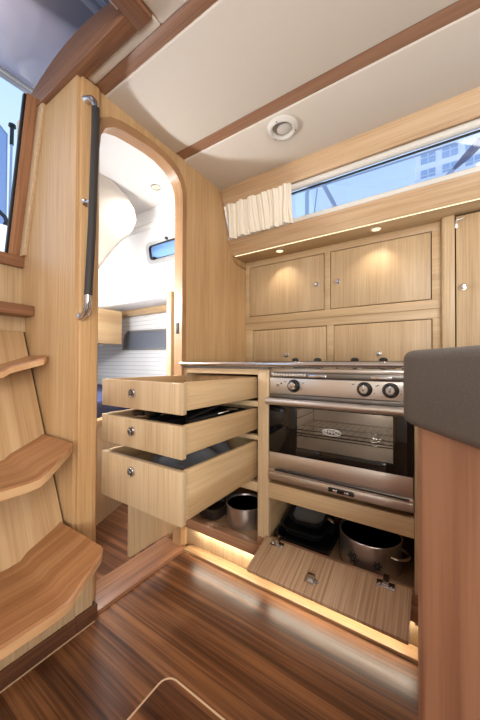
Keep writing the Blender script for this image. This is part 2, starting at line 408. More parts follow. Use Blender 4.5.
b = MB(); b.lathe([(.012, 0), (.012, .03), (.006, .036), (0, .036)], tiltM @ Vector((-1.82, -.012, 1.745)), '-Y', 14); b.lathe([(.012, 0), (.012, .03), (.006, .036), (0, .036)], tiltM @ Vector((-1.66, -.012, 1.862)), '-Y', 14); obj('latch', b, BLACK, w2)
# long fixed window low in the hull side
w3 = struct('window_3', MB().prism([(-2.60, 1.075), (-1.5, 1.06), (-1.5, 1.215), (-2.53, 1.232), (-2.575, 1.20)], 'Y', 1.845, 1.861, .002), plain('hull_glass', (112, 118, 130), .1))
b = MB(); o_ = [(-2.63, 1.06), (-1.48, 1.045), (-1.48, 1.23), (-2.55, 1.248), (-2.60, 1.21)]; i_ = [(-2.60, 1.075), (-1.5, 1.06), (-1.5, 1.215), (-2.53, 1.232), (-2.575, 1.20)]
b.ring(o_+[o_[0]], i_+[i_[0]], 'Y', 1.835, 1.861); obj('frame', b, GREYP, w3)
# locker, berth and mattress
t_ = thing('wall_locker', 'light oak locker high on the hull side of the aft cabin', 'locker', (-2.4, 1.5, 1.10))
b = MB(); b.box(-2.9, -2.4, 1.0, 1.67, 1.10, 1.40, .003); obj('body', b, OAKY, t_)
t_ = thing('berth', 'oak berth base under the navy mattress in the aft cabin', 'bed', (-1.9, 1.3, 0))
b = MB(); b.prism([(-1.455, .605), (-1.455, .62), (-2.02, 1.855), (-3.5, 1.855), (-3.5, .605)], 'Z', 0, .565, .002); obj('base', b, OAKV, t_)
b = MB(); b.prism([(-1.44, .605), (-1.44, .62), (-2.0, 1.855), (-2.06, 1.855), (-1.50, .62), (-1.50, .605)], 'Z', .565, .60, .003); obj('ledge', b, OAKY, t_)
b = MB(); b.prism([(-1.52, .607), (-2.09, 1.85), (-3.45, 1.85), (-3.45, .607)], 'Z', .566, .70, .025, 4); tag(obj('mattress', b, NAVY), 'navy blue mattress on the oak berth beyond the doorway', 'mattress')

# ================================================================== COMPANIONWAY LADDER
lad = thing('companionway_ladder', 'oak companionway steps with upswept teak treads beside the doorway', 'steps', (-1.1, .1, 0))
def px(z): return -.929-.497*z
b = MB()
b.prism([(px(.29), .29), (px(1.06), 1.06), (px(1.06)-.03, 1.06), (px(.29)-.03, .29)], 'Y', -.34, .541, .002); obj('panel', b, PANELV, lad)
b = MB(); b.prism([(px(.29)-.022, .29), (px(1.07)-.022, 1.07), (px(1.07)-.036, 1.07), (px(.29)-.036, .29)], 'Y', -.35, .5495, 0); obj('shadow_gap', b, GAP, lad, 'dark gap round the panel')
b = MB(); b.box(-1.498, -1.374, -.35, .549, 1.121, 1.163, .004); obj('step', b, TEAKY, lad, 'top step, a straight dark teak slab')
b = MB(); b.box(-1.497, -1.46, -.35, .5495, 1.06, 1.121, .001); obj('upper_board', b, OAKV, lad)
b = MB(); b.box(-1.41-.075, -1.41, -.3, .375, 1.052, 1.078, .006, 3); obj('latch_bar', b, DSTEEL, lad, 'dark metal latch bar')
b = MB(); b.box(-1.475, -1.405, -.3, .39, 1.03, 1.052, .003); obj('latch_plate', b, GREYP, lad)
b = MB(); b.box(-1.10, -1.036, -.35, .548, .05, .30, .002); obj('base', b, OAKV, lad)
b = MB(); b.box(-1.10, -1.028, -.35, .5485, 0, .052, .001); obj('kick_board', b, KICK, lad, 'dark kick board')
b = MB(); b.box(-1.053, -1.028, .5495, .625, 0, .052, .001); struct('baseboard_left', b, KICK)
b = MB(); b.box(-1.053, -1.038, .5495, .612, .052, .27, .002); struct('trim_23', b, OAKV)
CY = .10                                     # ladder centre line
def tread(xb, xf, z, zt, xft, th, nm):
    """winged tread: flat middle and an upswept wing at either end; outline over (y) -> (x back, x front, z)"""
    h = .532-CY; fl = .402-CY
    st = [(-h, zt-z, xft), (-h+.014, zt-z-.008, xft), (-fl-.02, .018, xf), (-fl, .004, xf), (-fl+.03, 0, xf), (-.1, 0, xf), (.1, 0, xf), (fl-.03, 0, xf), (fl, .004, xf), (fl+.02, .018, xf), (h-.014, zt-z-.008, xft), (h, zt-z, xft)]
    t = bmesh.new(); R = []
    for k, (dy, dz, f) in enumerate(st):
        y = CY+dy; e = .016 if k in (0, len(st)-1) else 0
        xbk = px(z+dz)+.001
        R.append([t.verts.new((xbk, y, z+dz)), t.verts.new((f-e-.006, y, z+dz)), t.verts.new((f-e, y, z+dz-.005)), t.verts.new((f-e-.004, y, z+dz-th)), t.verts.new((xbk, y, z+dz-th))])
    for a, c in zip(R, R[1:]):
        for i in range(5): t.faces.new((a[i], a[(i+1) % 5], c[(i+1) % 5], c[i]))
    t.faces.new(R[0]); t.faces.new(R[-1][::-1])
    bmesh.ops.recalc_face_normals(t, faces=t.faces)
    b = MB(); b._take(t); s = obj('step', b, TREAD, lad, nm, 30)
    # pale edge band along the front
    t = bmesh.new(); R = []
    for k, (dy, dz, f) in enumerate(st):
        y = CY+dy; e = .016 if k in (0, len(st)-1) else 0
        if k == 0: y -= .001
        if k == len(st)-1: y += .001
        R.append([t.verts.new((f-e+.0012, y, z+dz-.005)), t.verts.new((f-e-.0028, y, z+dz-th-.0005)), t.verts.new((f-e-.008, y, z+dz-th-.0005)), t.verts.new((f-e-.004, y, z+dz-.007))])
    for a, c in zip(R, R[1:]):
        for i in range(4): t.faces.new((a[i], a[(i+1) % 4], c[(i+1) % 4], c[i]))
    t.faces.new(R[0]); t.faces.new(R[-1][::-1])
    b = MB(); b._take(t); obj('edge_band', b, TREADE, s, 'pale front edge')
tread(-1.08, -.795, .306, .366, -.835, .03, 'lowest winged tread')
tread(-1.22, -.955, .594, .656, -1.018, .03, 'middle winged tread')
tread(-1.38, -1.235, .900, .957, -1.212, .026, 'upper winged tread')

# grab rail on the post
gr = thing('grab_rail', 'black leather grab rail with chrome ends on the post by the doorway', 'handrail', (-1.05, .57, 1.10))
b = MB(); b.tube([(-1.008, .587, 1.838), (-1.006, .586, 1.76), (-1.005, .582, 1.6), (-1.005, .576, 1.4), (-1.006, .570, 1.25), (-1.008, .567, 1.165)], .0135, 14); obj('grip', b, LEATH, gr)
for (z0, z1, y0, y1) in ((1.838, 1.885, .587, .580), (1.165, 1.095, .567, .572)):
    b = MB(); s = 1 if z1 > z0 else -1
    P = []
    for k in range(9):
        a = k/8*PI/2
        P.append((-1.008-.048*(1-math.cos(a)), y0+(y1-y0)*math.sin(a), z0+(z1-z0)*math.sin(a)))
    b.tube([(-1.008, y0, z0-s*.006)]+P, [.0125]*8+[.013, .017], 14); obj('end_fitting', b, CHROME, gr, 'chrome end')
b = MB(); b.lathe([(.013, 0), (.014, .004), (.009, .012), (0, .014)], (XB+.016, .577, 1.507), 'X', 18); b.tube([(XB+.026, .577, 1.507), (-1.01, .58, 1.507)], .006, 10); obj('standoff', b, CHROME, gr, 'chrome standoff')

# ================================================================== GALLEY BASE UNIT
gal = thing('galley_cabinet', 'oak galley base unit with open drawers and the cooker built in', 'cabinet', (-.55, 1.3, 0))
X0, X1 = -1.068, .0
b = MB(); b.box(-.632, -.580, F-.001, F+.03, .10, .905, .004, 3); obj('post', b, OAKV, gal)
b = MB(); b.box(-.055, .03, F-.001, F+.03, .10, .905, .003); obj('stile', b, OAKV, gal)
b = MB(); b.box(X0, X0+.022, F, F+.48, .115, .905, .001); obj('end_panel', b, OAKV, gal)
for dx in (-.613, -.05):
    b = MB(); b.box(dx, dx+.02, F+.02, F+.5, .115, .905, .001); obj('divider', b, OAKY, gal)
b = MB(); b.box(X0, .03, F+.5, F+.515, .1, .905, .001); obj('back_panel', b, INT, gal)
for (z0, z1) in ((.745, .768), (.603, .622), (.383, .421), (.882, .906)):
    b = MB(); b.box(X0+.02, -.632, F, F+.03, z0, z1, .0015); obj('rail', b, OAKX, gal)
b = MB(); b.box(-.58, -.055, F-.001, F+.025, .372, .436, .003); obj('rail', b, OAKX, gal)
b = MB(); b.box(-.592, -.05, F+.025, F+.5, .415, .43, .001); obj('shelf', b, OAKX, gal)
b = MB(); b.box(X0, .03, F-.012, F+.03, .115, .163, .004); b.box(-.632, .03, F-.002, F+.03, .163, .20, .002); obj('bottom_rail', b, RAILX, gal, 'darker bottom rail over the light strip')
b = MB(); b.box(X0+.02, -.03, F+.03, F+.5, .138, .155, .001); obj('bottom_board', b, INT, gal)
b = MB(); b.box(X0-.004, .03, F+.032, F+.05, 0, .116, .001); obj('plinth', b, OAKV, gal)
b = MB(); b.box(X0+.06, 0, F+.004, F+.022, .108, .1148, .001); obj('light_strip', b, LEDM, gal, 'warm light strip under the bottom rail')
# open door of the lower compartment, hinged at the bulkhead
b = MB(); b.box(-1.065, -1.047, .775, 1.09, .13, .375, .003); obj('cupboard_door', b, FLAPM if False else OAKV, gal, 'open cupboard door under the drawers')
# flap
FL = MB(); ang = math.atan2(.045, .14)
Mf = Matrix.Translation((0, F-.008, .216)) @ Matrix.Rotation(ang, 4, 'X')
FL.box(-.587, -.062, -.158, 0, -.016, 0, .002, M=Mf)
flap = obj('flap_door', FL, FLAPM, gal, 'drop-down flap door hanging open under the cooker')
for hx in (-.525, -.135):
    b = MB(); b.box(hx-.027, hx+.027, -.032, -.008, 0, .004, .001, M=Mf); b.box(hx-.009, hx+.009, -.03, .012, .004, .012, .002, M=Mf)
    b.lathe([(.0045, 0), (.0045, .003), (0, .003)], (hx-.019, -.02, .004), 'Z', 10, M=Mf); b.lathe([(.0045, 0), (.0045, .003), (0, .003)], (hx+.019, -.02, .004), 'Z', 10, M=Mf)
    obj('hinge', b, CHROME, flap, 'chrome hinge')
b = MB(); b.box(-.378, -.338, -.118, -.096, 0, .004, .001, M=Mf); b.box(-.372, -.344, -.122, -.088, .003, .016, .004, M=Mf); b.lathe([(.005, 0), (.005, .003), (0, .003)], (-.335, -.104, 0), 'Z', 10, M=Mf)
obj('catch', b, CHROME, flap, 'chrome push catch')
# drawers
DY = .66
def drawer(z0, z1, nm):
    e = bpy.data.objects.new('drawer', None); COL.objects.link(e); e.parent = gal
    e.location = Vector((-.857, DY, z0))-Vector(gal.location); e['label'] = nm
    b = MB(); b.box(-1.07, -.645, DY, DY+.02, z0, z1, .0025); obj('front', b, OAKV, e)
    s0, s1 = z0+.012, z1+.002
    b = MB()
    b.box(-.660, -.646, DY+.0195, DY+.52, s0, s1, .002); b.box(-1.062, -1.048, DY+.0195, DY+.52, s0, s1, .002)
    b.box(-1.05, -.658, DY+.505, DY+.52, s0, s1, .002); obj('box_sides', b, OAKY, e)
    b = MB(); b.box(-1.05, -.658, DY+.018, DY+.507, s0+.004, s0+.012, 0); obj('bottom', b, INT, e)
    b = MB()                                     # dovetail ends showing on the side, next to the front
    k = s0+.008
    while k < s1-.008:
        b.box(-.6462, -.6452, DY+.0195, DY+.030, k, k+.007, 0); k += .014
    obj('dovetails', b, OAKV, e)
    zc = z1-.044
    b = MB(); b.lathe([(.0175, 0), (.0172, .006), (.0155, .009), (.0125, .009), (.011, .006), (.011, 0)], (-.884, DY, zc), '-Y', 28); obj('lock_ring', b, CHROME, e, 'chrome ring of the push lock')
    b = MB(); b.lathe([(.0108, 0), (.0108, .003), (.0075, .0035), (.0075, .012), (.006, .0135), (0, .0135)], (-.884, DY, zc), '-Y', 24); obj('lock_button', b, DSTEEL, e, 'dark push button')
    return e
drawer(.769, .868, 'upper drawer, pulled out')
drawer(.632, .735, 'middle drawer, pulled out')
drawer(.427, .594, 'deep lower drawer, pulled out')

# worktop with steel edge
wt = thing('galley_worktop', 'thin galley worktop with a polished steel edge above the drawers', 'worktop', (-.5, 1.4, .906))
b = MB(); b.box(X0, -.582, F-.005, YB+.02, .906, .938, .003); b.box(-.582, .03, F+.47, YB+.02, .906, .938, .003); b.box(-.05, .03, F-.005, F+.48, .906, .938, .003); obj('top', b, plain('worktop_grey', (120, 116, 112), .35), wt)
b = MB(); b.tube([(X0+.005, F-.022, .927), (.03, F-.022, .927)], .011, 12); b.box(X0, .03, F-.022, F-.004, .918, .936, .003); obj('edge_rail', b, CHROME, wt, 'polished steel edge rail')

# ================================================================== COOKER
ck = thing('gimballed_cooker', 'stainless steel gas cooker with glass oven door', 'cooker', (-.315, 1.3, .43))
SX0, SX1 = -.573, -.058; SY = F-.004
b = MB()
b.box(SX0, SX0+.012, SY+.01, SY+.43, .45, .905, .002); b.box(SX1-.012, SX1, SY+.01, SY+.43, .45, .905, .002)
b.box(SX0, SX1, SY+.42, SY+.43, .45, .905, .001); b.box(SX0, SX1, SY+.01, SY+.43, .45, .475, .001); b.box(SX0, SX1, SY+.012, SY+.43, .80, .812, .001)
obj('body', b, STEEL, ck)
b = MB(); b.box(SX0, SX1, SY+.01, SY+.43, .893, .912, .004); obj('hob', b, STEEL, ck)
b = MB(); b.box(SX0, SX1, SY+.004, SY+.02, .874, .893, .002)
obj('hob_front', b, DSTEEL, ck)
b = MB()
for i in range(12): b.box(SX0+.012+i*.012, SX0+.0215+i*.012, SY+.001, SY+.006, .879, .889, .0008)
obj('vent_slots', b, STEEL, ck)
for (x0, x1) in ((SX0+.165, SX0+.235), (SX1-.125, SX1-.06)):
    b = MB(); b.box(x0, x1, SY-.001, SY+.006, .876, .888, .002); obj('bracket', b, CHROME, ck)
b = MB(); b.box(SX0, SX1, SY, SY+.02, .806, .872, .004, 3); cp = obj('control_panel', b, STEEL, ck)
for kx in (-.465, -.203, -.122):
    b = MB(); b.lathe([(.0255, 0), (.0255, .004), (.022, .008), (.0205, .019), (.0195, .021)], (kx, SY, .842), '-Y', 28)
    k = obj('control_knob', b, BLACK, cp)
    b = MB(); b.lathe([(.0145, .0), (.0150, .005), (.012, .008), (0, .009)], (kx, SY-.019, .842), '-Y', 24); b.box(kx-.003, kx+.003, SY-.031, SY-.018, .838, .8575, .001); obj('cap', b, CHROME, k, 'silver knob centre')
marks = []
for kx in (-.465, -.203, -.122): marks += [(kx-.042, kx-.034, .856, .8585), (kx+.034, kx+.041, .853, .8555), (kx+.029, kx+.0315, .829, .8315)]
for (a, c, d, f) in marks:
    b = MB(); b.box(a, c, SY-.0008, SY+.001, d, f, 0); obj('printed_mark', b, BLACKM, cp)
# small burner pictogram at the left of the panel
b = MB(); b.tube([(-.543, SY-.0006, .847), (-.529, SY-.0006, .836)], .0012, 6); b.tube([(-.543, SY-.0006, .836), (-.529, SY-.0006, .847)], .0012, 6); obj('pictogram', b, BLACKM, cp, 'small dark burner pictogram')
b = MB(); b.lathe([(.0035, 0), (.0035, .0012), (0, .0012)], (-.520, SY, .850), '-Y', 12); obj('printed_mark', b, BLACKM, cp)
b = MB(); b.box(SX0, SX1, SY+.002, SY+.02, .787, .805, .001); obj('trim_strip', b, DSTEEL, ck)
# oven door
DYO = SY-.004
e = bpy.data.objects.new('oven_door', None); COL.objects.link(e); e.parent = ck; e.location = Vector((-.315, DYO, .46))-Vector(ck.location)
wx0, wx1, wz0, wz1 = -.455, -.115, .60, .757
b = MB()
b.box(SX0, wx0, DYO, DYO+.012, .568, .79, .001); b.box(wx1, SX1, DYO, DYO+.012, .568, .79, .001)
b.box(wx0, wx1, DYO, DYO+.012, .568, wz0, .001); b.box(wx0, wx1, DYO, DYO+.012, wz1, .79, .001); obj('dark_glass', b, plain('door_black_glass', (14, 13, 13), .06), e)
b = MB(); b.box(wx0, wx1, DYO+.001, DYO+.007, wz0, wz1, 0); obj('window_pane', b, OVENG, e)
b = MB(); b.box(SX0, SX1, DYO, DYO+.014, .497, .568, .002); obj('lower_panel', b, STEEL, e, 'polished steel lower panel')
b = MB(); b.box(SX0-.002, SX1+.002, DYO-.008, DYO+.016, .458, .486, .003); b.box(SX0-.002, SX1+.002, DYO-.004, DYO+.014, .486, .498, .001); obj('bottom_trim', b, STEEL, e, 'steel trim along the foot of the door')
b = MB(); b.tube([(SX0+.03, DYO-.006, .499), (SX1-.01, DYO-.006, .496)], .0035, 8); obj('slide_rod', b, BLACKM, e)
b = MB(); b.box(-.325, -.235, DYO-.014, DYO-.006, .466, .482, .003); lp_ = obj('latch', b, BLACK, e, 'black latch with two bright slides')
for sx0 in (-.308, -.268):
    b = MB(); b.box(sx0, sx0+.016, DYO-.018, DYO-.013, .469, .479, .002); obj('slide', b, CHROME, lp_)
b = MB(); b.tube([(SX0+.004, DYO-.030, .779), (SX1-.004, DYO-.030, .779)], .014, 16)
for hx in (SX0+.03, SX1-.03): b.tube([(hx, DYO-.03, .779), (hx, DYO+.002, .779)], .008, 10)
obj('handle', b, STEEL, e, 'thick bright bar handle')
# maker's oval
b = MB(); N = 40
o_ = [(-.316+.034*math.cos(2*PI*k/N), .678+.0125*math.sin(2*PI*k/N)) for k in range(N+1)]; i_ = [(-.316+.0315*math.cos(2*PI*k/N), .678+.0102*math.sin(2*PI*k/N)) for k in range(N+1)]
b.ring(o_, i_, 'Y', DYO-.0004, DYO+.001); lg = obj('logo', b, LOGO, e, 'white oval maker mark reading ENO')
cu = bpy.data.curves.new('letters', 'FONT'); cu.body = 'ENO'; cu.size = .0185; cu.align_x = 'CENTER'; cu.align_y = 'CENTER'; cu.extrude = .0003; cu.space_character = 1.15
to = bpy.data.objects.new('tmp', cu); COL.objects.link(to); bpy.context.view_layer.update()
me = bpy.data.meshes.new_from_object(to.evaluated_get(bpy.context.evaluated_depsgraph_get())); bpy.data.objects.remove(to)
t = bmesh.new(); t.from_mesh(me)
for v in t.verts: v.co = Vector((v.co.x*1.25-.316, DYO-.0002-v.co.z, v.co.y+.678))
b = MB(); b._take(t); obj('lettering', b, LOGO, lg)
# oven inside
b = MB(); cx0, cx1, cz0, cz1, cy0, cy1 = SX0+.06, SX1-.045, .575, .778, SY+.02, SY+.36
b.box(cx0, cx0+.004, cy0, cy1, cz0, cz1, 0); b.box(cx1-.004, cx1, cy0, cy1, cz0, cz1, 0); b.box(cx0, cx1, cy1-.004, cy1, cz0, cz1, 0); b.box(cx0, cx1, cy0, cy1, cz0-.004, cz0, 0); b.box(cx0, cx1, cy0, cy1, cz1, cz1+.004, 0)
obj('oven_lining', b, plain('oven_enamel', (222, 216, 208), .45, .1), ck)
b = MB()
for i in range(16): b.tube([(cx0+.012+i*(cx1-cx0-.024)/15, cy0+.02, .652), (cx0+.012+i*(cx1-cx0-.024)/15, cy1-.02, .652)], .002, 6)
for y in (cy0+.02, cy0+.17, cy1-.02): b.tube([(cx0+.005, y, .650), (cx1-.005, y, .650)], .003, 6)
for z in (.64, .664): b.tube([(cx0+.005, cy0+.018, z), (cx1-.005, cy0+.018, z)], .0025, 6)
obj('oven_rack', b, CHROME, ck)
for x in (cx0+.008, cx1-.008):
    b = MB()
    for z in (.61, .65, .69, .73): b.tube([(x, cy0+.01, z), (x, cy1-.02, z)], .0025, 6)
    for y in (cy0+.01, cy1-.02): b.tube([(x, y, .6), (x, y, .74)], .0025, 6)
    obj('rack_guide', b, CHROME, ck)
ol = bpy.data.lights.new('oven_fill', 'POINT'); ol.energy = .07; ol.color = (1, .93, .84); ol.shadow_soft_size = .012  # unseen light added inside the oven so the racks show
oo = bpy.data.objects.new('oven_fill', ol); COL.objects.link(oo); oo.location = (-.22, cy1-.05, cz1-.03)
# burners and pan supports
for i, (bx, by, br) in enumerate(((-.46, 1.24, .045), (-.18, 1.24, .04), (-.32, 1.40, .035))):
    b = MB(); b.lathe([(br+.02, 0), (br+.02, .004), (br, .008), (br*.8, .018), (0, .02)], (bx, by, .912), 'Z', 24); bu = obj('burner', b, BLACKM, ck)
b = MB()
for gx in (-.535, -.43, -.30, -.21, -.10):
    b.tube([(gx, 1.16, .936), (gx, 1.48, .936)], .005, 8)
for gy in (1.16, 1.32, 1.48): b.tube([(-.545, gy, .936), (-.09, gy, .936)], .005, 8)
for gx in (-.545, -.315, -.09):
    for gy in (1.16, 1.48): b.tube([(gx, gy, .911), (gx, gy, .938)], .005, 8)
obj('pan_support', b, BLACKM, ck)
for (kx, ky) in ((-.478, 1.14), (-.385, 1.14), (-.245, 1.14), (-.15, 1.14)):
    b = MB(); b.lathe([(.008, 0), (.008, .025), (.014, .028), (.015, .036), (.009, .042), (0, .043)], (kx, ky, .91), 'Z', 16); obj('pan_clamp', b, BLACKM, ck)

# ================================================================== WALL CUPBOARDS
CX1 = .028
wc = thing('wall_cupboard', 'oak wall cupboard with two rows of flush doors behind the cooker', 'cabinet', (-.5, YB, .94))
D = dict(u0=(-1.031, -.533), u1=(-.492, -.014), l0=(-1.008, -.520), l1=(-.474, -.012))
uz = (1.244, 1.566); lz = (.945, 1.146)
b = MB()                                        # face frame, pieces butted round the door openings
fy0, fy1 = YB, YB+.02
g = .004
b.box(XB+.002, CX1, fy0, fy1, uz[1]+g, 1.608, .0008); b.box(XB+.002, CX1, fy0, fy1, 1.196, uz[0]-g, .0015)
b.box(XB+.002, D['u0'][0]-g, fy0, fy1, uz[0]-g, uz[1]+g, .0008); b.box(D['u0'][1]+g, D['u1'][0]-g, fy0, fy1, uz[0]-g, uz[1]+g, .0008); b.box(D['u1'][1]+g, CX1, fy0, fy1, uz[0]-g, uz[1]+g, .0008)
ly0 = fy0+.007; ly1 = fy1+.007
b.box(XB+.002, CX1, ly0, ly1, lz[1]+g, 1.197, .0008); b.box(XB+.002, CX1, ly0, ly1, .938, lz[0]-g, .0008)
b.box(XB+.002, D['l0'][0]-g, ly0, ly1, lz[0]-g, lz[1]+g, .0008); b.box(D['l0'][1]+g, D['l1'][0]-g, ly0, ly1, lz[0]-g, lz[1]+g, .0008); b.box(D['l1'][1]+g, CX1, ly0, ly1, lz[0]-g, lz[1]+g, .0008)
obj('face_frame', b, OAKX, wc)
b = MB(); b.box(XB+.002, CX1, fy0+.028, YB+.34, .938, 1.60, .001); obj('carcass', b, GAP, wc)
def kn(b, x, y, z): b.lathe([(.013, 0), (.013, .003), (.007, .004), (.006, .010), (.011, .013), (.0125, .019), (.009, .025), (0, .027)], (x, y, z), '-Y', 20)
for nm, X, Z, yo, kp in (('left upper door', D['u0'], uz, fy0, (-.572, 1.392)), ('right upper door', D['u1'], uz, fy0, (-.452, 1.392)), ('left lower door', D['l0'], lz, ly0, (-.765, .982)), ('right lower door', D['l1'], lz, ly0, (-.243, .984))):
    b = MB(); b.box(X[0], X[1], yo+.0005, yo+.02, Z[0], Z[1], .0008); d = obj('door', b, OAKV, wc, nm)
    b = MB(); kn(b, kp[0], yo, kp[1]); obj('knob', b, CHROME, d, 'round chrome knob')
# tall locker on the right with its rounded corner
tl = thing('tall_locker', 'tall oak locker with rounded corner post at the right end', 'cabinet', (.2, 1.66, .94))
b = MB(); b.prism([(CX1, 1.80), (CX1, 1.667), (CX1+.003, 1.655), (CX1+.012, 1.648), (CX1+.02, 1.647), (.078, 1.647), (.078, 1.80)], 'Z', .938, 1.612, .0015); obj('corner_post', b, OAKV, tl)
b = MB(); b.box(.078, .8, 1.675, 1.80, .938, 1.607, .001); obj('carcass', b, GAP, tl)
b = MB(); b.box(.083, .55, 1.651, 1.672, .95, 1.600, .0015); d = obj('door', b, OAKV, tl)
b = MB(); kn(b, .107, 1.651, 1.276); obj('knob', b, CHROME, d, 'round chrome knob')
b = MB(); b.box(.077, .087, 1.643, 1.652, 1.545, 1.585, .001); b.tube([(.082, 1.642, 1.58), (.112, 1.642, 1.583)], .003, 8); b.lathe([(.006, 0), (.006, .004), (0, .004)], (.086, 1.651, 1.555), '-Y', 10); obj('hinge', b, CHROME, d, 'steel hinge')
b = MB(); b.box(CX1, 2.0, 1.66, 2.0, .86, .938, .001); obj('base_shelf', b, OAKX, tl)

# ------------------------------------------------------------------ curtain, lamps, vent
b = MB()
def cur(u, v):
    x = -1.058+u*.43; w = .0075*math.sin(u*88+.8*math.sin(v*2))*.6+.006*math.sin(u*37+1.3+v)+.003*math.sin(u*171+v*2)
    return (x+.006*math.sin(v*3+u*9), 1.425+.042*v+w*(.7+.5*v), 1.878-.188*v+.004*math.sin(u*30))
b.grid(cur, 110, 10, thick=.001)
tag(obj('curtain', b, CLOTH), 'short cream gathered curtain at the left end of the window', 'curtain')
def spot(name, label, x, y, z, r, power, warm, group=None, angle=110):
    t = thing(name, label, 'lamp', (x, y, z), group)
    b = MB(); b.lathe([(r*1.25, 0), (r*1.25, .003), (r, .006), (r*.86, .004), (r*.86, 0)], (x, y, z), '-Z', 28); obj('bezel', b, CHROME, t)
    b = MB(); b.lathe([(r*.84, .0), (r*.8, .0035), (0, .004)], (x, y, z), '-Z', 24); obj('lens', b, BULB, t, 'glowing lens')
    l = bpy.data.lights.new(name, 'SPOT'); l.energy = power; l.color = warm; l.spot_size = math.radians(angle); l.spot_blend = .7; l.shadow_soft_size = .02
    lo = bpy.data.objects.new('bulb', l); COL.objects.link(lo); lo.parent = t; lo.location = (0, 0, -.012)
    return t
spot('soffit_spotlight', 'small lit spotlight under the window shelf above the left cupboard door', -.775, 1.605, 1.608, .024, 1.1, (1, .88, .68), 'soffit spotlights')
spot('soffit_spotlight', 'small lit spotlight under the window shelf above the right cupboard door', -.243, 1.605, 1.608, .024, 1.1, (1, .88, .68), 'soffit spotlights')
spot('ceiling_downlight', 'small round downlight in the white ceiling beyond the doorway', -1.57, 1.343, 2.12, .028, 6, (1, .95, .88), None, 160)
vt = thing('ceiling_vent', 'round white air vent in the headliner', 'vent', (-.555, 1.175, CZ))
b = MB(); b.lathe([(.066, 0), (.066, .006), (.060, .014), (.051, .017), (.046, .014), (.043, .002), (.043, .0)], (-.555, 1.175, CZ), '-Z', 40); obj('flange', b, WPLAS, vt)
b = MB(); b.lathe([(.043, .001), (.042, .002), (.0, .0025)], (-.555, 1.175, CZ), '-Z', 32); obj('throat', b, GREYIN, vt, 'grey inside')
b = MB(); b.lathe([(.034, 0), (.034, .004), (.028, .007), (0, .008)], (-.549, 1.183, CZ-.002), (.10, .16, -1), 28); obj('damper', b, WPLAS, vt)
for k in range(3):
    a = k*2*PI/3+.5; b = MB(); b.lathe([(.003, 0), (.003, .003), (0, .003)], (-.555+.057*math.cos(a), 1.175+.057*math.sin(a), CZ-.0135), '-Z', 8); obj('screw', b, DSTEEL, vt)
b = MB(); b.tube([(XB+.02, 1.534, 1.6045), (2.0, 1.534, 1.6045)], .0022, 6); obj('light_strip', b, LEDM, FASC, 'thin glowing light strip')

# ------------------------------------------------------------------ sliding hatch
h = thing('sliding_hatch', 'smoked acrylic sliding hatch over the companionway', 'hatch', (-1.1, .1, 2.1))
b = MB(); b.box(-1.44, -.80, -.45, .598, 2.10, 2.110, .001); obj('acrylic_panel', b, ACRYL, h)
b = MB(); b.box(-1.475, -1.445, -.45, .598, 2.092, 2.112, .002); b.box(-1.44, -1.427, -.45, .598, 2.094, 2.0995, .001); obj('edge_bar', b, plain('bar_grey', (150, 155, 170), .4), h)
b = MB(); b.box(-1.445, -1.438, -.45, .598, 2.093, 2.108, .001); obj('edge_seal', b, WPLAS, h, 'white seal')
b = MB(); b.box(-.945, -.925, -.45, .598, 2.092, 2.0998, .001); b.box(-.905, -.89, -.45, .598, 2.092, 2.0998, .001); obj('front_bar', b, MASTG, h)
b = MB(); b.lathe([(.016, 0), (.016, .01), (.010, .016), (0, .018)], (-.80, .515, 2.045), '-Z', 16); b.tube([(-.80, .515, 2.04), (-.80, .515, 2.1)], .008, 10); obj('hatch_catch', b, CHROME, h, 'chrome catch')
# coachroof outside, closing the roof round the hatch
b = MB(); b.box(-1.5, -.95, .60, 1.5, 2.155, 2.18, 0); struct('roof', b, WHITE)

# ------------------------------------------------------------------ floor hatch
fh = thing('floor_hatch', 'lift-out floor hatch outlined by a pale inlay in the dark floor', 'hatch', (-.55, .5, 0))
def rr_(x0, x1, y0, y1, r):
    return portpts(x0, x1, y0, y1, r)
b = MB(); b.prism(rr_(-.668, -.10, -.1, .630, .035), 'Z', -.01, .0008, 0); obj('panel', b, FLOOR, fh)
b = MB(); o_ = rr_(-.672, -.096, -.104, .634, .038); i_ = rr_(-.667, -.101, -.099, .629, .033); b.ring(o_+[o_[0]], i_+[i_[0]], 'Z', -.01, .0014); obj('inlay_line', b, LINEM, fh, 'pale inlay line')

# ------------------------------------------------------------------ island counter in front on the right
il = thing('island_counter', 'island with thick dark grey rounded top close on the right', 'counter', (.35, .2, 0))
def uw(u, w): return (u*math.cos(yaw)-w*math.sin(yaw), u*math.sin(yaw)+w*math.cos(yaw))
def isl(u0, w1, r, u1, w0):
    P = [(u0, w0)]
    for k in range(9):
        a = PI-k*PI/16; P.append((u0+r+r*math.cos(a), w1-r+r*math.sin(a)))
    P += [(u1, w1), (u1, w0)]
    return [uw(*p) for p in P]
b = MB(); b.prism(isl(.235, .470, .06, .95, -.05), 'Z', .843, .950, .014, 5, capbev=True); obj('top', b, ISLT, il)
b = MB(); b.prism(isl(.2485, .450, .05, .93, -.03), 'Z', 0, .8435, .002, capbev=True); obj('base', b, ISLW, il)

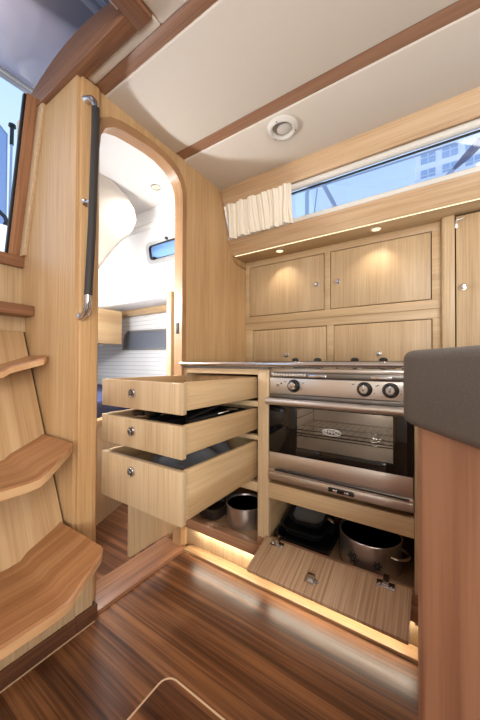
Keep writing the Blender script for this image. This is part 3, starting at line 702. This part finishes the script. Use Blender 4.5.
# ================================================================== POTS, TRAYS, DRAWER CONTENTS
def pot(name, label, x, y, z, r, h, mat_in=plain('pot_inside', (58, 56, 54), .35, .6), handles=True, marks=False):
    t = thing(name, label, 'pot', (x, y, z))
    b = MB(); b.lathe([(0, 0), (r*.96, 0), (r, .008), (r, h-.004), (r+.004, h), (r+.002, h+.002), (r-.003, h), (r-.004, h-.004), (r-.004, .006), (0, .006)], (x, y, z), 'Z', 40); obj('body', b, STEEL, t)
    b = MB(); b.lathe([(r-.0055, h-.006), (r-.0055, .012), (r*.9, .008), (0, .008), (0, .0075), (r*.9, .0075), (r-.0045, .0115), (r-.0045, h-.006)], (x, y, z), 'Z', 40); obj('inside', b, mat_in, t, 'dark inside')
    if handles:
        for s in (1, -1):
            b = MB(); P = []
            for k in range(11):
                a = -PI/2+PI*k/10; q = math.radians(-24); ux = s*(r-.002+.037*math.cos(a)); uy = .038*math.sin(a); P.append((x+ux*math.cos(q)-uy*math.sin(q), y+ux*math.sin(q)+uy*math.cos(q), z+h*.74))
            b.tube(P, .0055, 10); obj('handle', b, CHROME, t)
    if marks:
        for (a0, R0) in ((-112, .026), (-68, .018)):
            b = MB()
            for k in range(6):
                ph = k*PI/3
                pts = []
                for q in range(9):
                    tt = q/8*2*PI
                    dx = R0*.55*math.cos(ph)+R0*.33*math.cos(tt)*math.cos(ph)-R0*.16*math.sin(tt)*math.sin(ph)
                    dz = R0*.55*math.sin(ph)+R0*.33*math.cos(tt)*math.sin(ph)+R0*.16*math.sin(tt)*math.cos(ph)
                    a = math.radians(a0)+dx/r
                    pts.append((x+(r+.0006)*math.cos(a), y+(r+.0006)*math.sin(a), z+.05+dz))
                b.tube(pts, .0013, 5)
            obj('etched_flower', b, BLACKM, t, 'dark etched flower mark')
    return t
pot('cooking_pot', 'steel pot with loop handles and etched flowers in the cupboard under the cooker', -.215, 1.265, .156, .112, .115, marks=True)
pot('saucepan', 'brushed steel saucepan in the compartment below the drawers', -.775, 1.226, .156, .088, .10, handles=False)
def tray(name, label, cx, cy, z, w, d, h, mat, tilt=0, rz=0, cat='pan'):
    M = Matrix.Translation((cx, cy, z)) @ Matrix.Rotation(rz, 4, 'Z') @ Matrix.Rotation(tilt, 4, 'X')
    t = thing(name, label, cat, (cx, cy, z))
    o1 = rr_(-w/2, w/2, -d/2, d/2, .045); b = MB(); tb = bmesh.new()
    def lay(sc, zz): return [tb.verts.new(M @ Vector((p[0]*sc, p[1]*sc, zz))) for p in o1]
    R = [lay(.86, 0), lay(.98, h-.004), lay(1.06, h), lay(1.06, h+.003), lay(.965, h+.003), lay(.85, .005)]
    n = len(o1)
    for a, c in zip(R, R[1:]):
        for i in range(n): tb.faces.new((a[i], a[(i+1) % n], c[(i+1) % n], c[i]))
    tb.faces.new(R[0][::-1]); tb.faces.new(R[-1])
    b._take(tb); obj('body', b, mat, t)
    return t, M
tray('roasting_tin', 'black roasting tin at the bottom of the stack in the cupboard under the cooker', -.458, 1.25, .157, .235, .235, .05, BLACK)
tray('baking_tin', 'black baking tin nested in the roasting tin under the cooker', -.466, 1.255, .213, .185, .20, .032, BLACK, .05)
t_, Mt = tray('frying_pan', 'frying pan with grey lining on top of the stacked tins', -.462, 1.262, .262, .150, .15, .03, BLACKM, .30, .1)
b = MB(); b.lathe([(.062, .0), (.066, .003), (0, .004)], (0, 0, .0058), 'Z', 28, M=Mt @ Matrix.Diagonal((1.1, .95, 1, 1))); obj('lining', b, plain('pan_lining', (150, 148, 146), .35, .5), t_, 'grey metallic lining')
b = MB(); b.tube([Mt @ Vector((.085, -.02, .026)), Mt @ Vector((.10, -.03, .032)), Mt @ Vector((.112, -.038, .03))], [.006, .009, .006], 8); obj('handle', b, CHROME, t_, 'short bright handle')
tray('oven_dish', 'dark dish standing left of the saucepan below the drawers', -.955, 1.24, .157, .14, .22, .055, plain('dish_dark', (44, 34, 30), .35), cat='dish')
# drawer contents: cutlery in the middle drawer
zb = .632+.0245
tb_ = thing('cutlery_tray', 'black cutlery tray lying in the middle drawer', 'tray', (-.80, .92, zb))
b = MB(); b.box(-.90, -.67, .72, 1.15, zb, zb+.006, .001)
for (x0, x1, y0, y1) in ((-.90, -.894, .72, 1.15), (-.676, -.67, .72, 1.15), (-.90, -.67, .72, .726), (-.90, -.67, 1.144, 1.15), (-.79, -.784, .72, 1.15)): b.box(x0, x1, y0, y1, zb, zb+.068, .001)
obj('body', b, BLACKM, tb_)
def utensil(name, label, base, tip, kind, grp=None):
    t = thing(name, label, 'utensil', base, grp)
    B = Vector(base); T = Vector(tip); d = (T-B)
    b = MB(); b.tube([B, B+d*.5, B+d*.62], [.008, .009, .006], 10); obj('handle', b, BLACKM if kind != 'ladle' else CHROME, t)
    b = MB(); H = B+d*.6; dn_ = d.normalized(); sd = dn_.cross(Vector((0, 0, 1))).normalized()
    b.tube([H, B+d*.97], .004, 8)
    if kind == 'fork':
        for k in (-1.5, -.5, .5, 1.5): b.tube([B+d*.78, B+d*.86+sd*k*.008, T+sd*k*.008], .0022, 6)
    elif kind == 'ladle':
        b.lathe([(.0, 0), (.018, .003), (.032, .014), (.036, .026), (.034, .026), (.028, .014), (0, .006)], T-Vector((0, 0, .012)), 'Z', 24)
    else:
        b.lathe([(0, 0), (.02, .002), (.024, .006), (0, .008)], T-Vector((0, 0, .003)), 'Z', 20)
    obj('head', b, CHROME, t)
utensil('serving_fork', 'fork with bright tines lying at the back of the middle drawer', (-.735, .78, zb+.074), (-.735, 1.06, zb+.118), 'fork')
utensil('carving_fork', 'second fork beside it with black handle, nearer the bulkhead, in the middle drawer', (-.765, .80, zb+.072), (-.772, 1.07, zb+.114), 'fork')
utensil('spatula', 'black handled turner in the middle drawer on the tray', (-.70, .74, zb+.074), (-.695, 1.0, zb+.082), 'spoon')
utensil('ladle', 'steel ladle lying near the front of the middle drawer', (-.95, 1.0, zb+.05), (-.935, .735, zb+.078), 'ladle')
utensil('serving_spoon', 'steel spoon next to the ladle in the middle drawer', (-.88, .98, zb+.078), (-.862, .735, zb+.086), 'ladle')
# oven mitt in the deep drawer
b = MB()
zm = .427+.0245
def mitt(u, v):
    a = u*2*PI; R = 1 if v > 0 else 1
    s = math.sin(PI*min(1, max(0.001, v*1.0)))**.35
    y = .715+v*.36
    return (-.80+.10*math.cos(a)*s+.05*(v-.5), y, zm+.090+.065*math.sin(a)*s+.012*math.sin(v*17)+.006*math.sin(a*5+v*9))
b.grid(mitt, 28, 22)
tag(obj('oven_mitt', b, MITT), 'dark grey folded oven cloth lying in the deep lower drawer', 'cloth')

# ================================================================== OUTSIDE
# neighbouring boat and quay seen through the port window, spray hood through the companionway
b_ = thing('apartment_building', 'white waterfront building with blue windows beyond the right of the window', 'building', (1.2, 12.5, 3))
b = MB(); b.box(-.55, 3.2, 12.0, 14, 3, 12, .02); obj('facade', b, PAINTW, b_)
for i in range(5):
    for j in range(5):
        x = -.38+i*.62; z = 6.0+j*.62
        b = MB(); b.box(x, x+.42, 11.96, 12.02, z, z+.40, .01); wdw = obj('window', b, FACW, b_)
        b = MB(); b.box(x+.195, x+.225, 11.94, 11.97, z, z+.40, .003); b.box(x, x+.42, 11.94, 11.97, z+.19, z+.215, .003); obj('glazing_bar', b, FACB, wdw)
b = MB(); b.box(-.6, 3.3, 11.85, 12.0, 7.22, 7.30, .01); b.box(-.6, 3.3, 11.85, 12.0, 8.46, 8.54, .01); obj('balcony_slab', b, FACB, b_)
pu = thing('pulpit_rail', 'steel pulpit rail of a neighbouring boat seen through the window beside the curtain', 'rail', (-1.4, 4, 2.2))
b = MB(); b.tube([(-1.507, 4, 2.2), (-1.507, 4, 3.0), (-1.507, 4, 3.34), (-1.48, 4, 3.42), (-1.40, 4, 3.448), (-1.32, 4, 3.44), (-1.26, 4, 3.37), (-1.085, 4, 2.99), (-.75, 4, 2.2)], .028, 10); obj('hoop', b, MASTG, pu)
b = MB(); b.tube([(-2.6, 4, 3.40), (-1.75, 4, 3.40), (-.8, 4, 3.378), (.5, 4, 3.36), (2, 4, 3.34)], .011, 8); obj('guard_wire', b, MASTG, pu)
b = MB(); b.tube([(-1.39, 4.1, 3.43), (-1.46, 4.1, 2.9)], .007, 6); obj('stay_wire', b, MASTG, pu)
bo = thing('furled_boom', 'dark furled boom slanting across the right end of the window', 'boom', (.3, 5, 3))
b = MB(); b.tube([(.85, 5, 4.2), (.6, 5, 3.965), (.36, 5, 3.74), (.22, 5, 3.62)], [.06, .06, .05, .02], 10); obj('cover', b, BLUED, bo)
b = MB(); b.tube([(.22, 5, 3.62), (-.1, 5, 3.32), (-.4, 5, 3.0)], .03, 8); obj('spar', b, MASTG, bo)
sp = thing('spray_hood', 'pale blue spray screen panel outside the companionway', 'screen', (-3.0, .9, 1.5))
b = MB(); b.prism([(.2, 3.25), (.91, 2.925), (.985, 2.86), (.985, 1.4), (.2, 1.4)], 'X', -3.03, -3.01, .001); obj('panel', b, SPRAY, sp)
b = MB(); b.box(-3.04, -3.035, .86, .90, 2.74, 2.86, .005); obj('badge', b, plain('badge_blue', (40, 90, 170), .5), sp, 'small blue mark')
fp = thing('flag_pole', 'thin pole with a black cap outside the companionway', 'pole', (-3.0, 1.0, 1.4))
b = MB(); b.tube([(-3, .995, 1.4), (-3, 1.003, 2.3), (-3, 1.01, 2.78)], .009, 8); obj('shaft', b, MASTG, fp)
b = MB(); b.tube([(-3, 1.01, 2.78), (-3, 1.012, 2.94)], .015, 10); b.lathe([(.028, 0), (.026, .02), (0, .024)], (-3, 1.013, 2.935), 'Z', 14); obj('cap', b, BLACKM, fp)
wn = thing('deck_winch', 'black winch handle outside at the foot of the companionway jamb', 'winch', (-2.6, .8, 1.9))
b = MB(); b.tube([(-2.6, .78, 2.03), (-2.6, .84, 1.985), (-2.6, .855, 1.95)], .014, 10); b.lathe([(.03, 0), (.026, .03), (.02, .05), (0, .055)], (-2.6, .855, 1.90), 'Z', 16); obj('handle', b, BLACKM, wn)
b = MB(); b.box(-2.95, -2.2, .3, 1.0, 1.60, 1.78, .02); obj('seat_coaming', b, WHITE, wn, 'white coaming')

# ================================================================== LIGHT
w = bpy.data.worlds.new('sky'); SC.world = w; w.use_nodes = True; nt = w.node_tree
bg = nt.nodes['Background']; tc = nt.nodes.new('ShaderNodeTexCoord'); sx = nt.nodes.new('ShaderNodeSeparateXYZ'); cr = nt.nodes.new('ShaderNodeValToRGB')
e = cr.color_ramp.elements; e[0].position = 0; e[0].color = lin((182, 195, 210)); e[1].position = .8; e[1].color = lin((116, 146, 184))
nt.links.new(tc.outputs['Generated'], sx.inputs[0]); nt.links.new(sx.outputs['Z'], cr.inputs[0]); nt.links.new(cr.outputs[0], bg.inputs['Color'])
bg.inputs['Strength'].default_value = 1.0
def area(name, loc, target, sx_, sy_, power, colr=(1, 1, 1), spread=180):
    l = bpy.data.lights.new(name, 'AREA'); l.shape = 'RECTANGLE'; l.size = sx_; l.size_y = sy_; l.energy = power; l.color = colr; l.spread = math.radians(spread)
    o = bpy.data.objects.new(name, l); COL.objects.link(o); o.location = loc
    o.rotation_euler = (Vector(target)-Vector(loc)).to_track_quat('-Z', 'Y').to_euler()
    return o
area('saloon_front_fill', (1.0, -1.4, 1.3), (-.6, 1.1, .95), 1.8, 1.2, 22, (1, .985, .955))  # frontal fill added behind the camera, no window is built there
area('saloon_low_fill', (.95, -1.2, .7), (-.4, .9, 1.9), 1.4, .6, 10, (1, .98, .95))  # second added fill, aimed up to brighten the headliner
area('saloon_top_fill', (.55, .1, 1.94), (.45, .3, 0), .7, .7, 4.5, (1, .98, .94))  # soft overhead fill added under the closed headliner, not a hatch
area('companionway_daylight', (-1.15, -.1, 2.4), (-.8, .25, 0), .6, .6, 9, (1, .97, .93))
pl = bpy.data.lights.new('aft_cabin_lamp', 'POINT'); pl.energy = 14; pl.color = (.94, .97, 1); pl.shadow_soft_size = .05
po = bpy.data.objects.new('aft_cabin_lamp', pl); COL.objects.link(po); po.location = (-1.66, .68, 1.31)
area('aft_cabin_fill', (-2.6, 1.35, 2.08), (-2.3, 1.6, .9), .35, .3, 1.6, (.96, .98, 1))  # small added fill to whiten the hull side, no deck hatch modelled
area('plinth_strip_light', (-.5, F+.012, .106), (-.5, F+.016, 0), 1.0, .012, .75, (1, .90, .72))
SC.view_settings.view_transform = 'Standard'; SC.view_settings.look = 'None'; SC.view_settings.gamma = 1; SC.view_settings.use_curve_mapping = False
SC.view_settings.exposure = 1.3
SC.cycles.max_bounces = 8
